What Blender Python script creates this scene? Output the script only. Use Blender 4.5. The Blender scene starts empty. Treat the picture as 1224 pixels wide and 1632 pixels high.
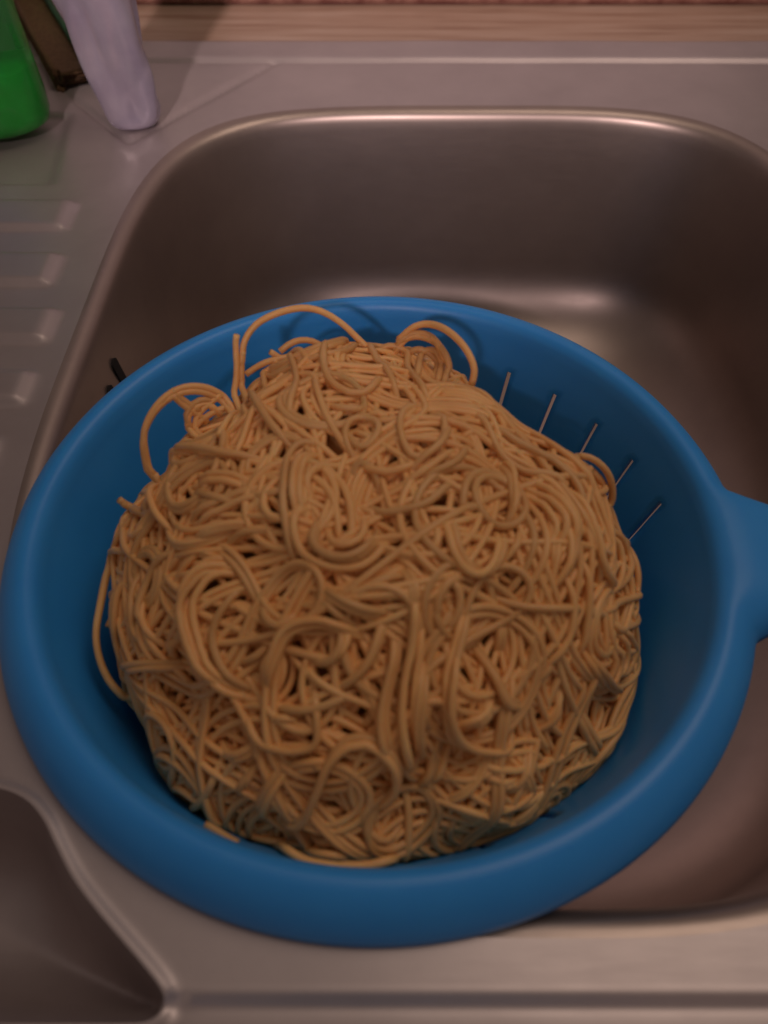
import bpy, bmesh, math, random
import numpy as np
from mathutils import Vector, noise
from mathutils.geometry import delaunay_2d_cdt

random.seed(7); rng = np.random.default_rng(11)
scene = bpy.context.scene
COL = scene.collection

# ------------------------------------------------------------------ camera, world, lamps, exposure
PITCH = math.radians(52.0); CAM_H = 0.205; F_PX = 1233.0
cam_d = bpy.data.cameras.new('camera'); cam = bpy.data.objects.new('camera', cam_d); COL.objects.link(cam)
cam.location = (0, 0, CAM_H); cam.rotation_euler = (math.pi/2 - PITCH, 0, 0)
cam_d.sensor_fit = 'VERTICAL'; cam_d.sensor_height = 36.0; cam_d.lens = F_PX/1632*36.0
cam_d.clip_start = 0.01; cam_d.clip_end = 50
cam_d.dof.use_dof = True; cam_d.dof.focus_distance = 0.295; cam_d.dof.aperture_fstop = 9.0
scene.camera = cam

w = bpy.data.worlds.new('World'); scene.world = w; w.use_nodes = True
bg = w.node_tree.nodes['Background']; bg.inputs[0].default_value = (1.0, 0.77, 0.70, 1); bg.inputs[1].default_value = 0.150

def area(name, loc, target, size, power, col):
    d = bpy.data.lights.new(name, 'AREA'); d.shape = 'DISK'; d.size = size; d.energy = power; d.color = col
    o = bpy.data.objects.new(name, d); COL.objects.link(o); o.location = loc
    o.rotation_euler = (Vector(target) - Vector(loc)).to_track_quat('-Z', 'Y').to_euler(); return o
area('ceiling_lamp', (0.46, 0.43, 1.32), (0.05, 0.25, 0), 0.85, 5.4, (1.0, 0.80, 0.66))
sd = bpy.data.lights.new('room_lamp', 'SPOT'); sd.energy = 150; sd.color = (1.0, 0.78, 0.78); sd.shadow_soft_size = 0.045
sd.spot_size = math.radians(21); sd.spot_blend = 1.0
so = bpy.data.objects.new('room_lamp', sd); COL.objects.link(so); so.location = (-0.21, -1.15, 1.05)
so.rotation_euler = (Vector((0.02, 0.63, 0.115)) - so.location).to_track_quat('-Z', 'Y').to_euler()
scene.view_settings.view_transform = 'Standard'; scene.view_settings.look = 'None'
scene.view_settings.exposure = -0.48; scene.view_settings.gamma = 1.0

# ------------------------------------------------------------------ helpers
def tag(o, label=None, cat=None, group=None, kind=None):
    if label: o['label'] = label
    if cat: o['category'] = cat
    if group: o['group'] = group
    if kind: o['kind'] = kind
    return o
def empty(name, loc=(0, 0, 0)):
    o = bpy.data.objects.new(name, None); o.empty_display_size = 0.02; o.location = loc; COL.objects.link(o); return o
def mesh_obj(name, verts, faces, mat, parent=None, smooth=True):
    me = bpy.data.meshes.new(name); me.from_pydata([tuple(v) for v in verts], [], [tuple(f) for f in faces]); me.update()
    if smooth: me.polygons.foreach_set('use_smooth', [True]*len(me.polygons))
    me.materials.append(mat)
    o = bpy.data.objects.new(name, me); COL.objects.link(o)
    if parent:
        o.parent = parent; o.location = tuple(-Vector(parent.location))   # shapes are written in world coordinates
    return o
def bm_obj(name, bm, mat, parent=None, smooth=True):
    me = bpy.data.meshes.new(name); bm.to_mesh(me); bm.free()
    if smooth: me.polygons.foreach_set('use_smooth', [True]*len(me.polygons))
    me.materials.append(mat)
    o = bpy.data.objects.new(name, me); COL.objects.link(o)
    if parent: o.parent = parent; o.location = tuple(-Vector(parent.location))
    return o
def loft(rings, close=True, cap_first=False, cap_last=False):
    n = len(rings[0]); V = [p for r in rings for p in r]; Fs = []
    for i in range(len(rings)-1):
        for j in range(n if close else n-1):
            k = (j+1) % n
            Fs.append((i*n+j, i*n+k, (i+1)*n+k, (i+1)*n+j))
    if cap_first: Fs.append(tuple(reversed(range(n))))
    if cap_last: Fs.append(tuple((len(rings)-1)*n+j for j in range(n)))
    return V, Fs
def smoothstep(a, b, x):
    t = min(1.0, max(0.0, (x-a)/(b-a))); return t*t*(3-2*t)

# ------------------------------------------------------------------ materials
def new_mat(name):
    m = bpy.data.materials.new(name); m.use_nodes = True
    return m, m.node_tree.nodes, m.node_tree.links, m.node_tree.nodes['Principled BSDF']
def noise_node(N, L, scale, detail=4, stretch=(1, 1, 1), rough=0.55):
    tc = N.new('ShaderNodeTexCoord'); mp = N.new('ShaderNodeMapping'); mp.inputs['Scale'].default_value = stretch
    nz = N.new('ShaderNodeTexNoise'); nz.inputs['Scale'].default_value = scale; nz.inputs['Detail'].default_value = detail
    nz.inputs['Roughness'].default_value = rough
    L.new(tc.outputs['Object'], mp.inputs['Vector']); L.new(mp.outputs[0], nz.inputs['Vector']); return nz
def ramp(N, L, src, stops):
    r = N.new('ShaderNodeValToRGB'); e = r.color_ramp.elements
    e[0].position, e[0].color = stops[0]; e[1].position, e[1].color = stops[-1]
    for p, c in stops[1:-1]:
        q = e.new(p); q.color = c
    L.new(src, r.inputs[0]); return r
def bump(N, L, src, bsdf, strength, dist):
    b = N.new('ShaderNodeBump'); b.inputs['Strength'].default_value = strength; b.inputs['Distance'].default_value = dist
    L.new(src, b.inputs['Height']); L.new(b.outputs[0], bsdf.inputs['Normal']); return b

def steel_mat(name, rough, k=1.0, metal=0.82, g=1.0, b=1.0):
    m, N, L, B = new_mat(name)
    B.inputs['Metallic'].default_value = metal
    n1 = noise_node(N, L, 14, 5, rough=0.65)
    r1 = ramp(N, L, n1.outputs['Fac'], [(0.3, (0.51*k, 0.435*k*g, 0.425*k*b, 1)), (0.7, (0.61*k, 0.525*k*g, 0.51*k*b, 1))]); L.new(r1.outputs[0], B.inputs['Base Color'])
    n2 = noise_node(N, L, 60, 4, (1, 8, 8))
    mr = N.new('ShaderNodeMapRange'); mr.inputs['To Min'].default_value = rough-0.03; mr.inputs['To Max'].default_value = rough+0.05
    L.new(n2.outputs['Fac'], mr.inputs['Value']); L.new(mr.outputs[0], B.inputs['Roughness'])
    n3 = noise_node(N, L, 900, 2, (1, 1, 1)); bump(N, L, n3.outputs['Fac'], B, 0.05, 0.0002)
    return m
M_STEEL = steel_mat('brushed_steel', 0.42, 0.92, 0.58); M_BOWL = steel_mat('shaded_bowl_steel', 0.40, 0.74, 0.84, 0.94, 0.85); M_WELL = steel_mat('well_steel', 0.45, 0.85, 0.72)  # bowl steel toned darker and browner: shade of the inside put into its colour
m, N, L, B = new_mat('dark_opening'); B.inputs['Base Color'].default_value = (0.012, 0.010, 0.010, 1); B.inputs['Roughness'].default_value = 0.8; M_DARK = m

m, N, L, B = new_mat('blue_plastic'); M_BLUE = m
n1 = noise_node(N, L, 35, 4)
r1 = ramp(N, L, n1.outputs['Fac'], [(0.3, (0.034, 0.325, 0.86, 1)), (0.7, (0.044, 0.36, 0.91, 1))]); L.new(r1.outputs[0], B.inputs['Base Color'])
B.inputs['Roughness'].default_value = 0.42
B.inputs['Subsurface Weight'].default_value = 0.35; B.inputs['Subsurface Radius'].default_value = (0.002, 0.004, 0.007)
n2 = noise_node(N, L, 500, 3); bump(N, L, n2.outputs['Fac'], B, 0.10, 0.0004)

m, N, L, B = new_mat('cooked_pasta'); M_PASTA = m
n1 = noise_node(N, L, 70, 5)
r1 = ramp(N, L, n1.outputs['Fac'], [(0.25, (0.74, 0.385, 0.135, 1)), (0.55, (0.84, 0.475, 0.185, 1)), (0.8, (0.90, 0.56, 0.25, 1))])
oi = N.new('ShaderNodeObjectInfo'); hs = N.new('ShaderNodeHueSaturation')
mr = N.new('ShaderNodeMapRange'); mr.inputs['To Min'].default_value = 0.86; mr.inputs['To Max'].default_value = 1.16
L.new(oi.outputs['Random'], mr.inputs['Value']); L.new(mr.outputs[0], hs.inputs['Value']); L.new(r1.outputs[0], hs.inputs['Color'])
L.new(hs.outputs[0], B.inputs['Base Color'])
B.inputs['Roughness'].default_value = 0.46; B.inputs['Subsurface Weight'].default_value = 0.5
B.inputs['Subsurface Radius'].default_value = (0.0030, 0.0014, 0.0006)
n2 = noise_node(N, L, 900, 3); bump(N, L, n2.outputs['Fac'], B, 0.2, 0.0002)

m, N, L, B = new_mat('worktop_wood'); M_WOOD = m
n1 = noise_node(N, L, 9, 6, (1, 14, 1), 0.6)
r1 = ramp(N, L, n1.outputs['Fac'], [(0.3, (0.30, 0.18, 0.12, 1)), (0.5, (0.42, 0.28, 0.20, 1)), (0.72, (0.52, 0.38, 0.29, 1))]); L.new(r1.outputs[0], B.inputs['Base Color'])
B.inputs['Roughness'].default_value = 0.35
m, N, L, B = new_mat('red_trim'); M_RED = m
n1 = noise_node(N, L, 90, 4); r1 = ramp(N, L, n1.outputs['Fac'], [(0.35, (0.16, 0.05, 0.035, 1)), (0.7, (0.34, 0.17, 0.12, 1))]); L.new(r1.outputs[0], B.inputs['Base Color'])
m, N, L, B = new_mat('wall_paint'); M_WALL = m
n1 = noise_node(N, L, 6, 4); r1 = ramp(N, L, n1.outputs['Fac'], [(0.3, (0.34, 0.295, 0.30, 1)), (0.7, (0.40, 0.35, 0.355, 1))]); L.new(r1.outputs[0], B.inputs['Base Color'])
B.inputs['Roughness'].default_value = 0.6
m, N, L, B = new_mat('cabinet_laminate'); M_FRONT = m
n1 = noise_node(N, L, 30, 4); r1 = ramp(N, L, n1.outputs['Fac'], [(0.3, (0.14, 0.12, 0.12, 1)), (0.7, (0.18, 0.16, 0.16, 1))]); L.new(r1.outputs[0], B.inputs['Base Color'])

m, N, L, B = new_mat('green_plastic'); M_GREEN = m
B.inputs['Base Color'].default_value = (0.16, 0.66, 0.22, 1); B.inputs['Roughness'].default_value = 0.12
B.inputs['Transmission Weight'].default_value = 0.88; B.inputs['IOR'].default_value = 1.35
n1 = noise_node(N, L, 60, 3); bump(N, L, n1.outputs['Fac'], B, 0.25, 0.001)
m, N, L, B = new_mat('green_liquid'); M_LIQ = m
n1 = noise_node(N, L, 45, 4); r1 = ramp(N, L, n1.outputs['Fac'], [(0.3, (0.03, 0.60, 0.08, 1)), (0.7, (0.08, 0.80, 0.20, 1))]); L.new(r1.outputs[0], B.inputs['Base Color'])
B.inputs['Roughness'].default_value = 0.3; B.inputs['Subsurface Weight'].default_value = 0.6; B.inputs['Subsurface Radius'].default_value = (0.004, 0.02, 0.006)
m, N, L, B = new_mat('label_blue'); M_LABEL = m
tc = N.new('ShaderNodeTexCoord'); sp = N.new('ShaderNodeSeparateXYZ'); L.new(tc.outputs['Object'], sp.inputs[0])
r1 = ramp(N, L, sp.outputs['Z'], [(0.0, (0.75, 0.75, 0.78, 1)), (0.012, (0.75, 0.75, 0.78, 1)), (0.016, (0.05, 0.25, 0.62, 1)), (1, (0.05, 0.25, 0.62, 1))]); L.new(r1.outputs[0], B.inputs['Base Color'])
m, N, L, B = new_mat('lilac_plastic'); M_LILAC = m
n1 = noise_node(N, L, 40, 4); r1 = ramp(N, L, n1.outputs['Fac'], [(0.3, (0.50, 0.44, 0.56, 1)), (0.7, (0.68, 0.62, 0.72, 1))]); L.new(r1.outputs[0], B.inputs['Base Color'])
B.inputs['Roughness'].default_value = 0.16; B.inputs['Transmission Weight'].default_value = 0.5; B.inputs['IOR'].default_value = 1.4
B.inputs['Subsurface Weight'].default_value = 0.0; B.inputs['Subsurface Radius'].default_value = (0.01, 0.01, 0.01)
def pad_layer(name, a, b_, sc):
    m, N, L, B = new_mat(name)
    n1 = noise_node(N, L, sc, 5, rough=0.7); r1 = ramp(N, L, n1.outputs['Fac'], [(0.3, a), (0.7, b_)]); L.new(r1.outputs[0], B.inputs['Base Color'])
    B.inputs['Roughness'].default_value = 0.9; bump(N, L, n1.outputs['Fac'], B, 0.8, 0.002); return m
M_PAD_BROWN = pad_layer('pad_brown', (0.11, 0.055, 0.025, 1), (0.22, 0.12, 0.055, 1), 400)
M_PAD_GREEN = pad_layer('pad_green', (0.03, 0.10, 0.05, 1), (0.08, 0.19, 0.11, 1), 700)

# ------------------------------------------------------------------ sink
BC = (0.045, 0.2435); BA, BB = 0.1665, 0.2045
def bowl_pt(ang, inset, z):
    c, s = math.cos(ang), math.sin(ang)
    nf = 3.1 - 0.6*smoothstep(-0.3, 0.3, c); n = nf + (4.2-nf)*smoothstep(-0.35, 0.2, s)
    a, b = BA-inset, BB-inset
    k = (abs(c/a)**n + abs(s/b)**n)**(-1.0/n)
    return (BC[0]+k*c, BC[1]+k*s, z)
NB = 160
def bowl_ring(inset, z): return [bowl_pt(2*math.pi*i/NB, inset, z) for i in range(NB)]
HALF0 = [(-0.30, 0.070), (-0.26, 0.070), (-0.20, 0.0695), (-0.15, 0.069), (-0.117, 0.0680), (-0.103, 0.0665), (-0.0945, 0.0638), (-0.0885, 0.0590), (-0.0835, 0.0525),
        (-0.0775, 0.0450), (-0.0705, 0.0382), (-0.0625, 0.0313), (-0.0565, 0.0262), (-0.0520, 0.0220), (-0.0505, 0.0195), (-0.0520, 0.0180), (-0.0565, 0.0176),
        (-0.070, 0.0176), (-0.10, 0.0176), (-0.15, 0.0176), (-0.20, 0.0176), (-0.26, 0.0176), (-0.30, 0.0176), (-0.306, 0.021), (-0.309, 0.03), (-0.310, 0.045), (-0.309, 0.06), (-0.306, 0.067)]
def smooth_loop(P, m):
    out = []; n = len(P)
    for i in range(n):
        p0, p1, p2, p3 = [np.array(P[(i+k-1) % n]) for k in range(4)]
        for t in np.linspace(0, 1, m, endpoint=False):
            out.append(tuple(0.5*((2*p1)+(p2-p0)*t+(2*p0-5*p1+4*p2-p3)*t*t+(3*p1-p0-3*p2+p3)*t**3)))
    return out
HALF = smooth_loop(HALF0, 4)
hc = (-0.18, 0.045)
def half_ring(inset, z):
    out = []
    n = len(HALF)
    for i, (x, y) in enumerate(HALF):
        px, py = HALF[i-1]; qx, qy = HALF[(i+1) % n]
        tx, ty = qx-px, qy-py; l = math.hypot(tx, ty)
        nx, ny = ty/l, -tx/l                      # clockwise outline: inward normal
        out.append((x+nx*inset, y+ny*inset, z))
    return out

sink = empty('kitchen_sink', (0.0, 0.27, 0.0))
tag(sink, 'stainless steel kitchen sink holding the blue colander, with ridged draining board at left', 'sink')

DX0, DX1, DY0, DY1 = -0.46, 0.31, 0.002, 0.552
RIBS = [(0.3705, 0.445, -0.168, 0.35), (0.3285, 0.352, -0.151, 0.0), (0.2860, 0.308, -0.147, 0.0), (0.2480, 0.268, -0.138, 0.0), (0.2120, 0.2290, -0.137, 0.0), (0.176, 0.194, -0.14, 0.0)]
TAP = [(-0.191, 0.478), (-0.137, 0.412), (-0.067, 0.512)]   # V-shaped edge of the raised tap ledge
def seg_d(px, py, a, b):
    vx, vy = b[0]-a[0], b[1]-a[1]; t = max(0, min(1, ((px-a[0])*vx+(py-a[1])*vy)/(vx*vx+vy*vy)))
    return math.hypot(px-a[0]-t*vx, py-a[1]-t*vy)
HA = np.array(HALF); HD = np.roll(HA, -1, axis=0)-HA; HDD = (HD**2).sum(1)
def deck_z(x, y):
    z = 0.0
    # raised outer rim behind, pressed step behind the bowl
    z -= 0.0020*math.exp(-((y-0.5135)/0.0024)**2)
    z += 0.0008*smoothstep(0.5135, 0.5165, y)
    z -= 0.010*smoothstep(0.541, 0.551, y)
    # front rolled rim
    z += 0.0024*smoothstep(0.0225, 0.0185, y) - 0.012*smoothstep(0.0150, 0.002, y)**1.0
    # draining board ribs
    for (y0, y1, xe, sl) in RIBS:
        xe2 = xe - sl*max(0, 0.40-y)*0 + sl*(y-y0)*-0.35
        my = smoothstep(y0-0.0018, y0+0.0018, y)*smoothstep(y1+0.0018, y1-0.0018, y)
        mx = smoothstep(xe2+0.003, xe2-0.003, x)
        z -= 0.0026*my*mx if (y0 > 0.36) else -0.0026*my*mx
    # tap ledge: recessed groove along the V
    d = min(seg_d(x, y, TAP[0], TAP[1]), seg_d(x, y, TAP[1], TAP[2]))
    z -= 0.0016*math.exp(-(d/0.0022)**2)
    if x < -0.035 and y < 0.085:                         # beaded edge round the small bowl
        t = np.clip(((x-HA[:, 0])*HD[:, 0]+(y-HA[:, 1])*HD[:, 1])/HDD, 0, 1)
        d = float(np.hypot(x-HA[:, 0]-t*HD[:, 0], y-HA[:, 1]-t*HD[:, 1]).min())
        z += 0.0011*math.exp(-((d-0.0022)/0.0016)**2)
    # gentle unevenness of pressed sheet
    z += 0.0005*noise.noise((x*14, y*14, 3.1))
    return z
def make_deck():
    R0 = bowl_ring(-0.006, 0); H0 = half_ring(-0.0016, 0)
    pts = []; edges = [] 
    def inside(poly, x, y):
        c = False; n = len(poly)
        for i in range(n):
            x1, y1 = poly[i][0], poly[i][1]; x2, y2 = poly[i-1][0], poly[i-1][1]
            if (y1 > y) != (y2 > y) and x < (x2-x1)*(y-y1)/(y2-y1)+x1: c = not c
        return c
    def loop(r):
        b = len(pts)
        for p in r: pts.append(Vector((p[0], p[1])))
        for i in range(len(r)): edges.append((b+i, b+(i+1) % len(r)))
    loop(R0); loop(H0)
    outer = [(DX0, DY0), (DX1, DY0), (DX1, DY1), (DX0, DY1)]; loop(outer)
    RB = bowl_ring(-0.0072, 0); HB = half_ring(-0.0078, 0)
    for off in (0.0022, 0.0030, 0.0038, 0.0046, 0.0056, 0.0068): pts += [Vector(p[:2]) for p in half_ring(-off, 0)]
    xs = np.concatenate([np.arange(DX0+0.006, -0.24, 0.006), np.arange(-0.24, 0.10, 0.0026), np.arange(0.10, DX1, 0.005)])
    ys = np.concatenate([np.arange(DY0+0.001, 0.03, 0.0014), np.arange(0.03, 0.20, 0.0026), np.arange(0.20, 0.45, 0.0017), np.arange(0.45, 0.50, 0.0026), np.arange(0.50, DY1, 0.0016)])
    for x in xs:
        for y in ys:
            if not inside(RB, x, y) and not inside(HB, x, y):
                pts.append(Vector((x, y)))
    v, e, f, *_ = delaunay_2d_cdt(pts, edges, [], 1, 1e-7)
    F2 = []
    for t in f:
        cx = sum(v[i].x for i in t)/3; cy = sum(v[i].y for i in t)/3
        if inside(R0, cx, cy) or inside(H0, cx, cy): continue
        F2.append(t)
    return [(p.x, p.y, deck_z(p.x, p.y)) for p in v], F2
V, Fs = make_deck()
deck = mesh_obj('deck', V, Fs, M_STEEL, sink)

def zmatch(ring): return [(x, y, deck_z(x, y)) for x, y, z in ring]
prof = [(-0.006, None), (-0.0045, -0.0001), (-0.0032, -0.0004), (-0.0020, -0.0009), (-0.0009, -0.0017), (0.0001, -0.0028), (0.0008, -0.0042), (0.0013, -0.0060), (0.0020, -0.010), (0.0042, -0.03), (0.0062, -0.06), (0.0085, -0.092)]
R, z0, ins0 = 0.060, -0.140, 0.0085
for k in range(1, 13):
    a = math.pi/2*k/12
    prof.append((ins0 + R*(1-math.cos(a)), -0.092 - (0.140-0.092)*math.sin(a)))
prof += [(0.085, -0.1408), (0.12, -0.1420), (0.15, -0.1432)]
rings = [zmatch(bowl_ring(i, 0)) if z is None else bowl_ring(i, z) for i, z in prof]
V, Fs = loft(rings, cap_last=True)
bowl = mesh_obj('main_bowl', V, [tuple(reversed(f)) for f in Fs], M_BOWL, sink)
def make_well():
    L0 = half_ring(-0.0016, 0); pts = [Vector(p[:2]) for p in L0]; n = len(L0); edges = [(i, (i+1) % n) for i in range(n)]
    A = np.array([p[:2] for p in L0]); Bq = np.roll(A, -1, axis=0); D = Bq-A; DD = (D**2).sum(1)
    def dist(x, y):
        t = np.clip(((x-A[:, 0])*D[:, 0]+(y-A[:, 1])*D[:, 1])/DD, 0, 1); return float(np.hypot(x-A[:, 0]-t*D[:, 0], y-A[:, 1]-t*D[:, 1]).min())
    def inside(x, y):
        c = (A[:, 1] > y) != (Bq[:, 1] > y)
        return bool(((x < D[:, 0]*(y-A[:, 1])/np.where(D[:, 1] == 0, 1e-9, D[:, 1])+A[:, 0]) & c).sum() % 2)
    for off in (0.0010, 0.0020, 0.0030): pts += [Vector(p[:2]) for p in half_ring(off-0.0016, 0)]
    for x in np.concatenate([np.arange(-0.305, -0.13, 0.006), np.arange(-0.13, -0.05, 0.0018)]):
        for y in np.arange(0.0175, 0.07, 0.0018):
            if inside(x, y) and dist(x, y) > 0.0038: pts.append(Vector((x, y)))
    v, e, f, *_ = delaunay_2d_cdt(pts, edges, [], 1, 1e-6)
    def z(p):
        d = dist(p.x, p.y)
        return deck_z(p.x, p.y) - 0.0010*min(1, d/0.001)**2 - 0.036*(1-math.exp(-max(0, d-0.0006)/0.0065)) if d > 1e-5 else deck_z(p.x, p.y)
    return [(p.x, p.y, z(p)) for p in v], f
V, Fs = make_well()
mesh_obj('half_bowl', V, Fs, M_WELL, sink)

# overflow slots in the left wall of the bowl
def slot(cy, cz, ln, wd, tilt):
    bm = bmesh.new(); ring = []
    for i in range(16):
        a = 2*math.pi*i/16
        u = math.cos(a)*wd/2; vv = math.sin(a)*wd/2 + (ln/2-wd/2)*(1 if math.sin(a) > 0 else -1)
        ring.append((u*math.cos(tilt)-vv*math.sin(tilt), u*math.sin(tilt)+vv*math.cos(tilt)))
    def wx(z): return BC[0]-BA + 0.0042 + (-z-0.03)*0.07
    a_ = [bm.verts.new((wx(cz+q)+0.0007, cy+p, cz+q)) for p, q in ring]
    b_ = [bm.verts.new((wx(cz+q)-0.004, cy+p*0.9, cz+q*0.9)) for p, q in ring]
    bm.faces.new(a_); 
    for i in range(16): bm.faces.new((a_[i], b_[i], b_[(i+1) % 16], a_[(i+1) % 16]))
    bmesh.ops.recalc_face_normals(bm, faces=bm.faces)
    return bm_obj('overflow_slot', bm, M_DARK, sink, smooth=False)
slot(0.2600, -0.0300, 0.022, 0.0062, 0.10); slot(0.2460, -0.0330, 0.022, 0.0062, 0.10); slot(0.2320, -0.0360, 0.021, 0.0062, 0.10)

# ------------------------------------------------------------------ worktop and wall behind the sink
def slab(name, x0, x1, y0, y1, z0, z1, mat, bevel=0.002):
    bm = bmesh.new(); bmesh.ops.create_cube(bm, size=1)
    for v in bm.verts: v.co = Vector(((x0+x1)/2+v.co.x*(x1-x0), (y0+y1)/2+v.co.y*(y1-y0), (z0+z1)/2+v.co.z*(z1-z0)))
    bmesh.ops.bevel(bm, geom=bm.edges[:], offset=bevel, segments=2, affect='EDGES')
    return bm_obj(name, bm, mat, smooth=False)
tag(slab('worktop', -0.9, 0.9, 0.549, 0.640, -0.04, -0.0035, M_WOOD), kind='structure')
tag(slab('worktop_front', -0.9, 0.9, -0.06, 0.0035, -0.04, -0.0135, M_FRONT), kind='structure')
tag(slab('wall', -0.9, 0.9, 0.632, 0.70, 0.0185, 0.9, M_WALL), kind='structure')
tag(slab('wall_trim', -0.9, 0.9, 0.612, 0.66, -0.003, 0.018, M_RED), kind='structure')

# ------------------------------------------------------------------ colander
CC = (-0.002, 0.1485); ZT = 0.015           # centre and top of the rim
colander = empty('colander', (CC[0], CC[1], -0.14))
tag(colander, 'blue plastic colander with slotted sides and one handle, full of spaghetti, in the sink', 'colander')
def cprof():
    P = [(0.1168, ZT-0.0140), (0.1164, ZT-0.0112), (0.1152, ZT-0.0082), (0.1134, ZT-0.0052), (0.1112, ZT-0.0027), (0.1088, ZT-0.0010), (0.1066, ZT-0.0002), (0.1050, ZT-0.0010), (0.1038, ZT-0.0030), (0.1030, ZT-0.0065)]
    P += [(0.1018, ZT-0.0110), (0.1004, 0.0000), (0.0996, -0.003), (0.0972, -0.010), (0.0948, -0.0175), (0.0922, -0.025), (0.0900, -0.0300), (0.0882, -0.034), (0.085, -0.041), (0.0805, -0.05), (0.075, -0.06), (0.071, -0.067), (0.064, -0.077), (0.054, -0.086), (0.042, -0.092), (0.027, -0.096), (0.010, -0.0975)]
    return P
SLOT_ROWS = [(12, 15, 2), (18, 21, 1)]
def make_colander():
    P = cprof(); NS = 30; angs = []; kind = []
    base = math.radians(46.5)
    for i in range(NS):
        a0 = base + 2*math.pi*i/NS; hw = math.radians(0.55); per = 2*math.pi/NS
        st = [a0-hw, a0+hw] + [a0+hw+(per-2*hw)*q for q in (0.14, 0.28, 0.43, 0.57, 0.72, 0.86)]
        angs += st; kind += [2 if min(abs((math.degrees(a0)-g+180) % 360-180) for g in (34.5, 274.5)) < 27 else 1]+[0]*7
    n = len(angs); V = []; Fs = []
    for pi, (r, z) in enumerate(P):
        for a in angs:
            d = (math.degrees(a)+180) % 360-180
            fl = 0.0190*smoothstep(6.2, 1.5, d)*smoothstep(-20, -10.5, d)*[1, 1, 0.95, 0.8, 0.55, 0.3, 0.12, 0.03][pi] if pi < 8 else 0
            V.append((CC[0]+(r+fl)*math.cos(a), CC[1]+(r+fl)*math.sin(a), z))
    V.append((CC[0], CC[1], -0.098)); c = len(V)-1
    for i in range(len(P)-1):
        for j in range(n):
            if kind[j] and any(lo <= i < hi and kind[j] >= q for lo, hi, q in SLOT_ROWS): continue
            k = (j+1) % n
            Fs.append((i*n+k, i*n+j, (i+1)*n+j, (i+1)*n+k))
    for j in range(n): Fs.append(((len(P)-1)*n+(j+1) % n, (len(P)-1)*n+j, c))
    return V, Fs
V, Fs = make_colander()
body = mesh_obj('bowl', V, [tuple(reversed(f)) for f in Fs], M_BLUE, colander)
sm = body.modifiers.new('thickness', 'SOLIDIFY'); sm.thickness = 0.0018; sm.offset = 0
# handle: a broad tongue that leaves the rim on the right
def make_handle():
    stations = [(0.1240, 0.0150), (0.128, 0.0146), (0.136, 0.0142), (0.15, 0.0138), (0.18, 0.0136), (0.21, 0.0138), (0.232, 0.0138), (0.242, 0.0120), (0.246, 0.006)]
    rings = []; th = math.radians(-6.6); ca, sa = math.cos(th), math.sin(th)
    for i, (x, hw) in enumerate(stations):
        zt = ZT-0.0016 if x < 0.113 else ZT-0.0022 - 0.0010*smoothstep(0.113, 0.14, x)
        th_ = 0.0035 + 0.003*smoothstep(0.116, 0.14, x)
        if x < 0.104: zt -= 0.002
        prof = []
        for k in range(20):
            a = 2*math.pi*k/20; cy = math.cos(a); cz = math.sin(a)
            e = 0.35
            yy = hw*math.copysign(abs(cy)**e, cy); zz = th_/2*math.copysign(abs(cz)**0.6, cz)
            bend = 0.0
            if x < 0.12: bend = -(math.sqrt(max(0, x*x+0)) - x)
            xr = x
            if x < 0.1: xr = math.sqrt(max(1e-6, x*x - yy*yy))   # follow the round rim
            prof.append((CC[0] + xr*ca - yy*sa, CC[1] + xr*sa + yy*ca, zt-th_/2+zz))
        rings.append(prof)
    return loft(rings, cap_first=True, cap_last=True)
V, Fs = make_handle(); hnd = mesh_obj('handle', V, Fs, M_BLUE, colander)
bm = bmesh.new(); bm.from_mesh(hnd.data); bmesh.ops.recalc_face_normals(bm, faces=bm.faces); bm.to_mesh(hnd.data); bm.free()
# foot ring standing on the floor of the bowl
rings = []
for r, z in [(0.052, -0.085), (0.053, -0.12), (0.054, -0.1405), (0.0515, -0.1405), (0.0505, -0.12), (0.0495, -0.0875)]:
    rings.append([(CC[0]+r*math.cos(2*math.pi*i/64), CC[1]+r*math.sin(2*math.pi*i/64), z) for i in range(64)])
V, Fs = loft(rings); mesh_obj('foot_ring', V, Fs, M_BLUE, colander)

# ------------------------------------------------------------------ spaghetti
heap = empty('spaghetti_heap', (CC[0], CC[1], -0.09))
tag(heap, 'big tangled heap of cooked spaghetti filling the blue colander', 'spaghetti')
DC = np.array([-0.003, 0.1415, -0.012]); DR = np.array([0.0820, 0.0880, 0.0700])
DRB = np.array([0.0820, 0.0785, 0.0700])           # the back of the heap is steeper and narrower
def DRE(n):
    n = np.atleast_2d(n); r = np.where(n[:, 1:2] > 0, DRB, DR).copy()
    t = np.clip(n[:, 1]/0.6, 0, 1); r[:, 0] -= np.where(n[:, 0] > 0, 0.024, 0.005)*t*t*(3-2*t)
    return r
THICK = 0.0140; SR = 0.00100
Fw = np.array([0, math.cos(PITCH), -math.sin(PITCH)]); Dn = np.array([0, -math.sin(PITCH), -math.cos(PITCH)]); Rt = np.array([1.0, 0, 0])
CO = np.array([0, 0, CAM_H])
def ray(u, v):
    d = Fw + (u-612)/F_PX*Rt + (v-816)/F_PX*Dn
    return d/np.linalg.norm(d)
TS = np.arange(0.08, 0.46, 0.0006)
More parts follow.
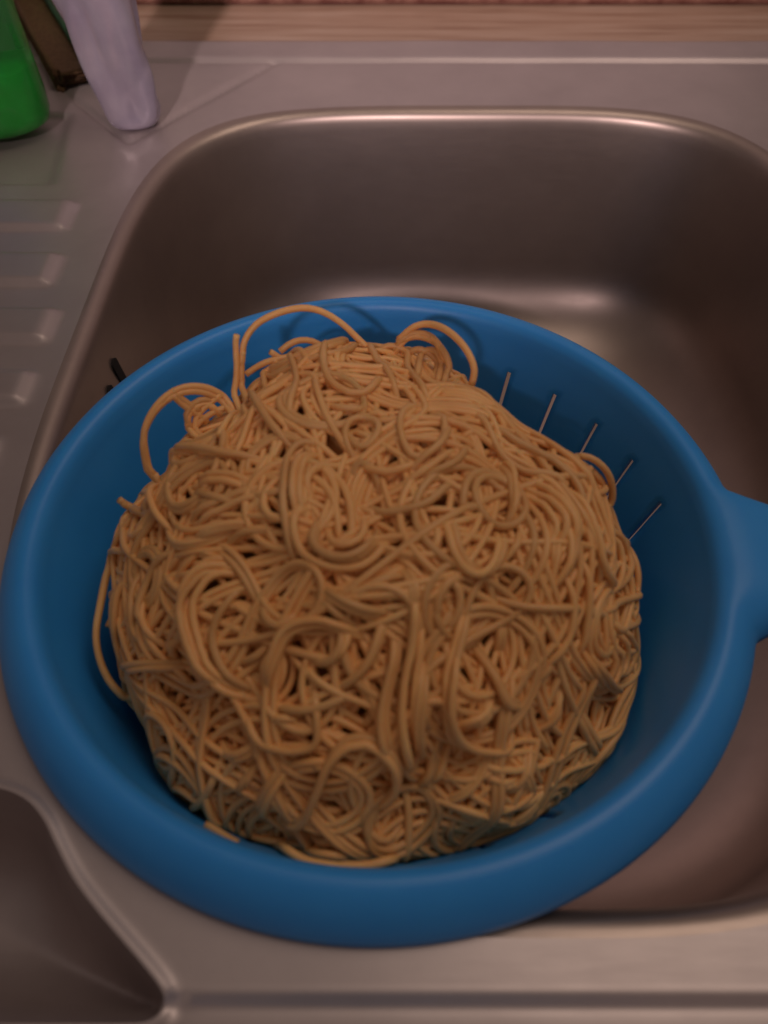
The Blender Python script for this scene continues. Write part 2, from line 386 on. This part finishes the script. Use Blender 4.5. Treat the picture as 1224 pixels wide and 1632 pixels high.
def to_dome(u, v):
    """point of the photograph -> (direction from the heap's centre, radial scale of the dome)"""
    d = ray(u, v); p = CO + TS[:, None]*d
    r = np.hypot(p[:, 0]-CC[0], p[:, 1]-CC[1])
    hit = (p[:, 2] < 0.006) & (r > np.interp(p[:, 2], WZ, WR) - 0.0026)      # never beyond the colander's wall
    end = max(2, int(np.argmax(hit))) if hit.any() else len(TS)
    q0 = (p-DC)[:end]; q = q0/DR
    for _ in range(2): q = q0/DRE(q/np.linalg.norm(q, axis=1)[:, None])
    s = np.linalg.norm(q, axis=1)
    if (s < 1).any(): i = int(np.argmax(s < 1)); return q[i]/s[i], 1.0
    i = int(np.argmin(s)); return q[i]/s[i], s[i]
_w = sorted(cprof()[9:], key=lambda e: e[1]); WZ = [e[1] for e in _w]; WR = [e[0] for e in _w]
G = 420; QM = 1.75
_c = (np.arange(G)+0.5)/G*2*QM-QM; _q2 = _c[:, None]**2+_c[None]**2
_nz = 1-_q2/2; hm = 0.0085*np.clip((0.55-_nz)/0.5, 0, 1)**1.2
def qcell(n):
    f = np.sqrt(np.maximum(0, 2*(1-n[:, 2]))); h = np.maximum(1e-9, np.hypot(n[:, 0], n[:, 1]))
    q = n[:, :2]/h[:, None]*f[:, None]
    return np.clip(((q+QM)/(2*QM)*G).astype(int), 2, G-3)
def gsm(x, s):
    k = max(1, int(3*s)); w_ = np.exp(-0.5*(np.arange(-k, k+1)/s)**2); w_ /= w_.sum()
    return np.convolve(np.pad(x, k, mode='edge'), w_, mode='valid')
def lay(n, extra, sink_ends=True, step=0.0018, lift=0.60, sm_=2.6):
    """n: unit directions (k,3); drapes the strand over what lies below; returns world points"""
    c = qcell(n)
    q = np.stack([hm[c[:, 0]+i, c[:, 1]+j] for i in (-1, 0, 1) for j in (-1, 0, 1)])
    base = 0.5*q.max(0)+0.5*q.mean(0)
    h = np.maximum(gsm(base, sm_), (0.75 if lift < 0.9 else 0.92)*gsm(base, 0.8)) + SR*2*lift
    h = gsm(h, 1.3)
    k = len(h); hv = h.copy()
    if sink_ends:
        e = np.minimum(np.arange(k), np.arange(k)[::-1])*step
        hv = h - 0.007*np.clip(1-e/0.010, 0, 1)**1.5
    hv = hv + extra
    for i in (-1, 0, 1):
        for j in (-1, 0, 1):
            np.maximum.at(hm, (c[:, 0]+i, c[:, 1]+j), np.where(extra > 0.003, 0, hv - (0.0004 if (i or j) else 0)))
    return (n, hv, extra)
def blurred(h, s_):
    k = int(3*s_); w_ = np.exp(-0.5*(np.arange(-k, k+1)/s_)**2); w_ /= w_.sum()
    f = lambda v: np.convolve(np.pad(v, k, mode='edge'), w_, mode='valid')
    return np.apply_along_axis(f, 1, np.apply_along_axis(f, 0, h))
def place(rec):
    n, hv, extra = rec
    free = np.clip(extra/0.003, 0, 1)
    rad = DC + n*DRE(n)
    nn = n/DRE(n); nn /= np.linalg.norm(nn, axis=1)[:, None]
    c = qcell(n); cor = CORR[c[:, 0], c[:, 1]]
    lump = np.array([noise.noise((a*3.4+3, b*3.4, c_*3.4)) for a, b, c_ in n])*0.0055*(1-free)
    P = rad + nn*(hv-THICK+cor+lump)[:, None]
    P = P*(1-free[:, None]) + (DC + n*DRE(n)*(1+extra[:, None]/0.085))*free[:, None]
    rr = np.hypot(P[:, 0]-CC[0], P[:, 1]-CC[1]); lim = np.interp(P[:, 2], WZ, WR) - SR - 0.0010
    k_ = np.where((rr > lim) & (P[:, 2] < 0.006), lim/np.maximum(rr, 1e-6), 1.0)
    P[:, 0] = CC[0]+(P[:, 0]-CC[0])*k_; P[:, 1] = CC[1]+(P[:, 1]-CC[1])*k_
    return P
def resample(P, step):
    d = np.r_[0, np.cumsum(np.linalg.norm(np.diff(P, axis=0), axis=1))]
    m_ = max(4, int(d[-1]/step)); s = np.linspace(0, d[-1], m_)
    return np.stack([np.interp(s, d, P[:, i]) for i in range(P.shape[1])], 1)
def catmull(P, m_=8):
    P = np.array(P, float); Q = np.vstack([2*P[0]-P[1], P, 2*P[-1]-P[-2]]); out = []
    for i in range(1, len(Q)-2):
        p0, p1, p2, p3 = Q[i-1:i+3]
        for t in np.linspace(0, 1, m_, endpoint=False):
            out.append(0.5*((2*p1)+(p2-p0)*t+(2*p0-5*p1+4*p2-p3)*t*t+(3*p1-p0-3*p2+p3)*t**3))
    out.append(P[-1]); return np.array(out)
def tube(P, r=SR, sides=7):
    P = np.asarray(P); n = len(P); T = np.gradient(P, axis=0); T /= np.linalg.norm(T, axis=1)[:, None]+1e-12
    nrm = np.cross(T[0], [0, 0, 1]); 
    if np.linalg.norm(nrm) < 1e-3: nrm = np.cross(T[0], [1, 0, 0])
    nrm /= np.linalg.norm(nrm); rad = r*(1+0.05*np.sin(np.arange(n)*0.35+P[0, 0]*900))
    V = []; 
    for i in range(n):
        nrm = nrm - T[i]*(nrm@T[i]); nrm /= np.linalg.norm(nrm)+1e-12; b = np.cross(T[i], nrm)
        a = 2*np.pi*np.arange(sides)/sides
        V.append(P[i] + rad[i]*(np.cos(a)[:, None]*nrm + np.sin(a)[:, None]*b))
    V = np.vstack(V); i = np.arange(n-1)[:, None]*sides; j = np.arange(sides)[None]; k = (j+1) % sides
    Fq = np.stack([(i+j), (i+k), (i+sides+k), (i+sides+j)], -1).reshape(-1, 4)
    caps = [list(range(sides))[::-1], [ (n-1)*sides+x for x in range(sides)]]
    return V, Fq, caps
def tube_obj(name, P, parent=None, r=SR):
    V, Fq, caps = tube(P, r)
    return mesh_obj(name, V.tolist(), Fq.tolist()+caps, M_PASTA, parent)
def wander(length, step, start, heading, k0, kvar, inward=True):
    """a curly walk over the dome in metres"""
    n = start/np.linalg.norm(start); out = []; k = k0; tgt = k0
    t = np.cross(n, heading); t /= np.linalg.norm(t)
    for i in range(int(length/step)):
        out.append(n.copy())
        if rng.random() < 0.035: tgt = rng.choice([-1, 1])*rng.uniform(*kvar)
        k += (tgt-k)*0.10
        s = np.cross(n, t)
        if n[2] < 0.02:                                  # turn back before leaving the heap
            up = np.array([0, 0, 1.0]) - n*n[2]; up /= np.linalg.norm(up)
            t = t + up*(0.02-n[2])*0.9
        R_ = np.linalg.norm(n*DR)
        a = step/R_
        t = t + s*(k*step); t -= n*(t@n); t /= np.linalg.norm(t)
        n2 = n*math.cos(a)+t*math.sin(a); n2 /= np.linalg.norm(n2)
        t = t - n2*(t@n2); t /= np.linalg.norm(t); n = n2
    return np.array(out)
def rand_start(zmin=0.0):
    z = rng.uniform(zmin, 1.0); a = rng.uniform(0, 2*math.pi); r_ = math.sqrt(1-z*z)
    return np.array([r_*math.cos(a), r_*math.sin(a), z])
STEP = 0.0018
deep = []; strands = []
N_DEEP, N_RAND = 330, 52
for i in range(N_DEEP+N_RAND):
    tight = rng.random() < (0.30 if i < N_DEEP else 0.88)
    kv = ((28, 80) if i < N_DEEP else (60, 165)) if tight else (3, 30)
    st = rand_start(-0.12)
    if i < 34: a_ = rng.uniform(math.pi, 2*math.pi); z_ = rng.uniform(-0.2, 0.3); st = np.array([math.cos(a_), math.sin(a_), z_])
    n = wander(rng.uniform(0.08, 0.20), STEP, st, rng.normal(size=3), rng.choice([-1, 1])*rng.uniform(*kv), kv)
    T = np.gradient(n, axis=0); side = np.cross(n, T); side /= np.linalg.norm(side, axis=1)[:, None]+1e-9
    for j in range(int(rng.integers(1, 4 if i < N_DEEP else 3))):
        div = np.linspace(0, rng.normal()*0.05, len(n))
        m_ = n + side*((j*SR*2.15*rng.uniform(0.95, 1.3))/0.088 + div)[:, None]; m_ /= np.linalg.norm(m_, axis=1)[:, None]
        lo, hi = int(rng.integers(0, 12)), len(m_)-int(rng.integers(0, 12))
        P = lay(m_[lo:hi], np.zeros(hi-lo))
        (deep if i < N_DEEP else strands).append(P)

TR = """377,590 379,550 399,519 433,502 473,491 508,497 542,516 567,538 585,556
365,535 366,562 368,597 365,634 359,671 349,696
376,562 376,600 380,634 390,659 411,677
439,566 455,547 480,541 505,550 526,562
383,603 402,587 433,575 470,569 514,561 557,559 588,562 613,575 635,597 657,621
408,628 421,593 439,578 458,584 470,606 467,637 458,665 455,683
387,621 408,646 430,674 452,693 480,702
495,597 505,625 517,652 536,680 557,702 588,718
526,566 514,584 523,606 551,615 579,612 604,597 616,581
508,621 532,634 564,637 576,628 582,606
588,659 564,659 554,677 570,696 591,693 604,674 598,655 572,648 552,660 548,684 560,705 590,715
564,652 588,637 619,643 638,659
709,646 681,634 650,643 638,671 644,702 663,724 685,718 706,696 709,665 691,649 663,649
601,556 629,550 660,562 678,590 697,615 720,634
649,547 678,529 710,527 746,543 775,568 791,604 785,633
645,550 685,543 721,557 746,583 751,608 739,619
674,568 699,565 724,586 731,608
775,644 807,651 843,680 872,716 900,752 926,788 944,824
778,658 807,687 850,723 886,759 908,802 918,852
764,644 793,701 836,744 879,773 900,816
904,748 926,734 951,734 972,755 978,784 972,816
918,766 936,755 958,762 954,788 933,777
757,687 728,734 685,752 640,757
531,699 502,691 472,699 456,725 456,768 456,807 462,856 469,889 492,915
522,712 500,705 480,716 471,740 470,780 474,820 480,850
564,719 528,725 498,745 489,774 498,794 518,801
567,768 561,738 574,722 596,738 606,768 603,794
567,768 583,791 610,810 642,810 681,801 714,771 747,748
606,765 642,761 681,745 714,722 747,696
632,758 668,732 701,709 714,680 708,660
518,801 482,814 472,843 482,879 508,899 544,908 580,902 606,879 619,850 626,823
515,804 505,836 502,869 525,889 557,892 583,876 603,843 600,815
528,817 521,843 534,869 557,872 577,856 580,827 561,814 541,820
536,800 560,797 588,806 600,828 592,858
629,869 636,843 655,820 668,814
704,801 708,843 714,882 734,912 760,918 783,895 796,856 798,820
691,804 695,843 691,872 678,895 662,921
783,768 779,791 757,807 727,810 704,807
492,915 531,948 577,970 616,974 645,974
485,921 512,954 551,987 603,1013
629,889 655,921 659,954 655,987 655,1020
691,896 675,921 665,954 662,993
668,915 701,918 724,938 730,970 714,1006 694,1039
708,948 694,974 675,993 662,1000
616,951 613,980 603,1013 583,1052
887,768 900,796 914,837 925,870 937,904 956,923 975,932 992,926
970,840 992,862 1009,890 1017,920 1009,945 987,962 948,984
955,830 980,865 990,900 985,935 965,955
842,790 864,818 878,845 884,879 881,907 870,940 853,959
853,832 831,848 812,884 787,918
778,929 803,951 831,965 864,970 898,970 937,973
898,868 912,907 920,948 926,990 928,1032 925,1080
887,896 889,934 898,976 895,1018 876,1059 858,1098
856,970 856,1018 851,1073
803,946 809,990 812,1040 814,1073
756,951 745,990 737,1032 726,1073
759,1012 776,1046 792,1079 806,1115
213,875 186,886 172,906 165,939 158,975 152,1011 158,1050 172,1083 191,1106 216,1111
169,1000 180,972 188,947 200,925
208,892 199,942 197,989 197,1031 205,1067 219,1094
222,883 213,933 216,989 233,1031 244,1058
291,867 255,889 236,919 227,956 230,989 247,1017
308,906 280,925 258,956 252,972
380,900 341,900 319,917 305,950 308,989 319,1031 333,1067 352,1094 380,1114 411,1119
392,912 350,912 331,930 318,960 320,995 331,1035 345,1066 366,1090 395,1105
394,917 374,933 352,975 341,1008 347,1044 366,1078 388,1100 419,1111
458,1006 424,1050 416,1086 405,1125
408,928 411,961 424,986 449,997 470,975 480,945
458,939 449,961 447,994
349,1058 380,1056 408,1044 424,1017 430,994
347,1020 380,1017 398,1006 388,985
205,1069 241,1064 294,1072
227,1117 241,1156 255,1178
408,919 436,892 463,883
252,1067 274,1022 297,1000
410,1121 435,1047 459,1002 504,988 545,998 586,1014 602,1027
619,957 606,1002 586,1055 553,1088 512,1121
480,1027 496,1055 529,1051 545,1023 537,998 515,992
410,1129 463,1129 512,1125 561,1104 594,1080
361,1121 394,1153 418,1178 463,1190 504,1182 508,1145 500,1104 492,1072
406,1166 427,1145 455,1141 472,1149 451,1170
418,1194 435,1210 472,1215 496,1202
430,1310 483,1299 509,1250 528,1205 558,1181 596,1183 626,1213 630,1258 611,1284 581,1310
423,1314 427,1280 445,1243 464,1220 483,1213
427,1310 445,1344 483,1371 532,1380 585,1380 630,1367 648,1333 652,1295 640,1255
452,1325 480,1352 525,1365 575,1364 615,1350
468,1325 502,1329 532,1322 551,1303
288,1235 295,1258 321,1267 344,1250 353,1220 348,1183
400,1280 397,1247 412,1216 430,1201
231,1115 243,1156 269,1205
570,1175 592,1145 607,1115
627,982 627,1043 614,1096 606,1145 614,1194 631,1227
659,920 655,1023 643,1084 639,1145 651,1206 663,1259
672,960 668,1030 660,1090 658,1150 668,1210
690,1040 676,1090 668,1150 674,1210 680,1250
757,945 737,1014 717,1084 717,1145 733,1186 774,1198 800,1202
713,1092 684,1112 676,1145 692,1170 708,1182
708,1186 692,1235 676,1268 668,1300
733,1186 713,1227 692,1268 680,1292
742,1006 721,1062 711,1124 730,1174 764,1196 814,1199 857,1183
895,1019 879,1062 857,1106 845,1124
761,1019 783,1062 805,1118 832,1130 857,1155
733,1217 780,1224 826,1224 864,1227
739,1236 795,1239 842,1239
780,1248 764,1286 739,1310 727,1323
938,1009 944,1056 969,1087 988,1102
932,1124 935,1171 935,1202
814,1149 808,1180 801,1205
773,1118 770,1155 777,1190
239,758 232,732 226,695 237,661 258,635 286,622 318,623 344,635 357,648
265,632 286,651 307,666 318,672
302,698 310,677 328,658 349,643
190,800 208,810 232,821
239,758 250,800 263,836 279,857
276,724 310,721 362,726 401,721 428,719
252,768 265,742 281,726 307,721
289,784 323,773 362,768 388,773 415,779
289,862 310,836 349,813 391,794 446,773
289,865 323,852 362,836 401,828 422,821
279,857 272,815 281,795 300,780
333,888 357,862 388,847 422,844 448,857
388,878 414,865 433,878
286,787 323,789 362,797 401,789
236,830 226,790 240,768
560,1290 590,1315 630,1325 660,1300
700,1180 740,1150 780,1130 800,1090
880,1180 850,1210 820,1245 790,1262
905,1080 900,1130 880,1170 850,1200
960,1010 975,1050 960,1100 940,1130
820,760 850,800 868,850 860,900
800,700 820,740 822,800 812,850
840,730 880,800 895,850 900,900
640,560 668,540 700,540 730,560 742,595
690,600 700,575 722,570 738,590 735,615
420,560 440,575 470,572 500,580
300,690 290,660 310,640 335,650
985,985 1000,1020 995,1060 975,1090
560,700 590,735 640,740 690,715
470,1230 500,1215 535,1225 550,1255
330,1180 360,1200 400,1190 420,1160
700,1000 715,1040 705,1090""".strip().splitlines()
loose_ends = []
for li, ln in enumerate(TR):
    px = np.array([[float(q) for q in p.split(',')] for p in ln.split()])
    var = [(0, 0)]
    if li > 22 and rng.random() < 0.55: 
        a = rng.uniform(0, 2*math.pi); var.insert(0, (9*math.cos(a)+rng.normal()*3, 9*math.sin(a)+rng.normal()*3))
    for dx, dy in var:
        q = catmull(px + np.array([dx, dy]))
        q = resample(q, 5.0)
        nd = [to_dome(u, v) for u, v in q]
        n = np.array([a for a, s in nd]); s = np.array([b for a, b in nd])
        # even spacing on the dome
        S = resample(np.c_[n*DRE(n), (s-1)*0.085], STEP); n = S[:, :3]/DRE(S[:, :3]); n /= np.linalg.norm(n, axis=1)[:, None]
        ex = gsm(S[:, 3], 1.5)
        strands.append(lay(n, ex, lift=0.95, sink_ends=(li != 1)))
print('heap max height', hm.max(), 'mean', hm[hm > 0].mean(), 'strands', len(strands))
if len(strands) > 300: deep += strands[:len(strands)-300]; strands = strands[-300:]
CORR = np.clip(THICK*0.97 - blurred(hm, 22), -0.005, 0.009)
print('correction', CORR.min(), CORR.max())
strands = [place(r) for r in strands]; deep = [place(r) for r in deep]
for P in strands: tube_obj('strand', P, heap, r=SR*rng.uniform(1.02, 1.16))
VV = []; FF = []; off = 0
for P in deep:
    V, Fq, caps = tube(P, sides=6); VV.append(V); FF += (Fq+off).tolist() + [[x+off for x in c] for c in caps]; off += len(V)
tag(mesh_obj('inner_strands', np.vstack(VV).tolist(), FF, M_PASTA, heap), kind='stuff')
# the packed middle of the heap
rings = []
for k in range(0, 25):
    a = math.pi/2 - math.pi*0.86*k/24
    if k == 0: a -= 0.02
    rr = 0.93
    rings.append([(DC[0]+math.cos(a)*math.cos(2*math.pi*i/72)*(DR[0]-THICK+0.0085*max(0, 1-max(0, math.sin(a))/0.55))*rr*min(1, 1+min(0, math.sin(a))*0.35), DC[1]+math.cos(a)*math.sin(2*math.pi*i/72)*((DRB if i < 36 else DR)[1]-THICK+0.0085*max(0, 1-max(0, math.sin(a))/0.55))*rr*min(1, 1+min(0, math.sin(a))*0.35), DC[2]+math.sin(a)*(DR[2]-THICK if a > 0 else 0.055)*rr) for i in range(72)])
V, Fs = loft(rings, cap_first=True, cap_last=True)
_n = (np.array(V)-DC); _n = _n/DR; _n /= np.linalg.norm(_n, axis=1)[:, None]; _c2 = qcell(_n)
V = [tuple(np.array(v)+_n[i]*max(0.0, CORR[_c2[i, 0], _c2[i, 1]]) ) for i, v in enumerate(V)]
V = [tuple(Vector(v)+Vector((noise.noise(Vector(v)*90), noise.noise(Vector(v)*90+Vector((5, 1, 2))), noise.noise(Vector(v)*90+Vector((2, 7, 9)))))*0.0035) for v in V]
core = mesh_obj('packed_strands', V, [tuple(reversed(f)) for f in Fs], M_PASTA, heap); tag(core, kind='stuff')

# a few broken bits lying on the wall of the colander
def bit(px, r_add, label):
    q = catmull(np.array(px, float)); P = []
    for u, v in q:
        d = ray(u, v); t = 0.1
        while t < 0.5:                                   # walk down to the inner wall of the colander
            p = CO+d*t; r = math.hypot(p[0]-CC[0], p[1]-CC[1]); pr = cprof(); zz = sorted(pr[9:], key=lambda e: e[1])
            rw = np.interp(p[2], [e[1] for e in zz], [e[0] for e in zz])
            if p[2] < 0.006 and r > rw-0.0026: break
            t += 0.0004
        P.append(p)
    P = resample(np.array(P), 0.0015)
    for i in range(3): P[:, i] = gsm(P[:, i], 1.5)
    o = tube_obj('spaghetti_piece', P); tag(o, label, 'pasta piece')
bit([(322, 1312), (338, 1318), (358, 1333), (384, 1347)], 0, 'short broken spaghetti piece against the near left wall of the blue colander')

# ------------------------------------------------------------------ things behind the sink
# green washing-up liquid bottle at the left
bx, by = -0.2125, 0.428
bot = empty('soap_bottle', (bx, by, 0)); tag(bot, 'translucent green washing-up liquid bottle standing on the draining board', 'bottle')
def lathe(prof, cx, cy, n=48, sx=1, sy=1, cap0=True, cap1=True):
    rings = [[(cx+sx*r*math.cos(2*math.pi*i/n), cy+sy*r*math.sin(2*math.pi*i/n), z) for i in range(n)] for r, z in prof]
    return loft(rings, cap_first=cap0, cap_last=cap1)
V, Fs = lathe([(0.015, 0.0020), (0.022, 0.0022), (0.0262, 0.0050), (0.0275, 0.010), (0.0278, 0.02), (0.0274, 0.034), (0.0268, 0.05), (0.0266, 0.08), (0.0268, 0.11), (0.024, 0.135), (0.014, 0.152), (0.011, 0.158), (0.011, 0.165)], bx, by, sx=1.15, sy=0.85)
mesh_obj('body', V, Fs, M_GREEN, bot)
V, Fs = lathe([(0.013, 0.0032), (0.021, 0.0036), (0.0245, 0.0065), (0.0258, 0.011), (0.0260, 0.02), (0.0252, 0.032), (0.0248, 0.0335), (0.005, 0.0340)], bx, by, sx=1.15, sy=0.85)
mesh_obj('liquid', V, Fs, M_LIQ, bot)
V, Fs = lathe([(0.0128, 0.160), (0.0130, 0.176), (0.009, 0.180), (0.006, 0.19), (0.004, 0.192)], bx, by)
mesh_obj('cap', V, Fs, M_LABEL, bot)
rings = []
for z in np.linspace(0.036, 0.105, 8):
    rr = np.interp(z, [0.034, 0.05, 0.08, 0.11], [0.0274, 0.0268, 0.0266, 0.0268])+0.0004
    rings.append([(bx+1.15*rr*math.cos(a), by+0.85*rr*math.sin(a), z) for a in np.linspace(math.radians(-165), math.radians(-72), 24)])
V, Fs = loft(rings, close=False); lab = mesh_obj('label_sticker', V, Fs, M_LABEL, bot)

# pale lilac crumpled plastic bottle by the corner of the bowl
lx, ly = -0.1375, 0.4330
tb = empty('plastic_bottle', (lx, ly, 0)); tag(tb, 'pale lilac crumpled plastic bottle standing at the back left corner of the sink bowl', 'bottle')
rings = []
for k, z in enumerate([0.0008, 0.0012, 0.003, 0.008, 0.014, 0.022, 0.030, 0.040, 0.050, 0.060, 0.072, 0.085, 0.10, 0.115, 0.13, 0.14, 0.146]):
    base = np.interp(z, [0, 0.0012, 0.003, 0.008, 0.03, 0.065, 0.12, 0.14, 0.146], [0.0100, 0.0125, 0.0143, 0.0152, 0.0164, 0.0202, 0.0202, 0.010, 0.009])
    ring = []
    for i in range(28):
        a = 2*math.pi*i/28
        amp = 0.06 if z < 0.004 else 0.36
        fac = 1 + amp*noise.noise((math.cos(a)*2.3+4, math.sin(a)*2.3, z*38)) + amp*0.5*math.cos(3*a+z*40+0.6)
        ring.append((lx+base*fac*math.cos(a)-z*0.04, ly+base*fac*0.85*math.sin(a), z))
    rings.append(ring)
V, Fs = loft(rings, cap_first=True, cap_last=True); lb = mesh_obj('body', V, Fs, M_LILAC, tb); bv = lb.modifiers.new('rounding', 'SUBSURF'); bv.levels = bv.render_levels = 1
V, Fs = lathe([(0.0105, 0.1462), (0.0108, 0.149), (0.0105, 0.160), (0.008, 0.163)], lx-0.0058, ly, 32); mesh_obj('cap', V, Fs, M_LABEL, tb)

# guessed low pad, brown with a green layer, put in for its tints
sp = empty('guessed_pad', (-0.205, 0.535, 0.0)); tag(sp, 'guessed low brown pad with green layer between the two bottles', 'pad')
def pad_block(name, o0, o1, mat, zt):
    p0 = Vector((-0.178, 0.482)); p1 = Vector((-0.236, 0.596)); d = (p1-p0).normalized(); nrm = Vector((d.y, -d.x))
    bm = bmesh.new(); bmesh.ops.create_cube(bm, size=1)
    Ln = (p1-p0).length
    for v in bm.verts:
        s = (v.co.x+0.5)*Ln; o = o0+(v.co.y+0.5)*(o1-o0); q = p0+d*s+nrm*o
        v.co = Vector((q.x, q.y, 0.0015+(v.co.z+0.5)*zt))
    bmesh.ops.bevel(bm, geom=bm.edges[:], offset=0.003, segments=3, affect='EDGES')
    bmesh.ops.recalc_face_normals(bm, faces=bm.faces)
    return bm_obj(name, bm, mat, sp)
pad_block('pad_layer', -0.013, 0.006, M_PAD_BROWN, 0.008); pad_block('green_layer', 0.0063, 0.013, M_PAD_GREEN, 0.009)
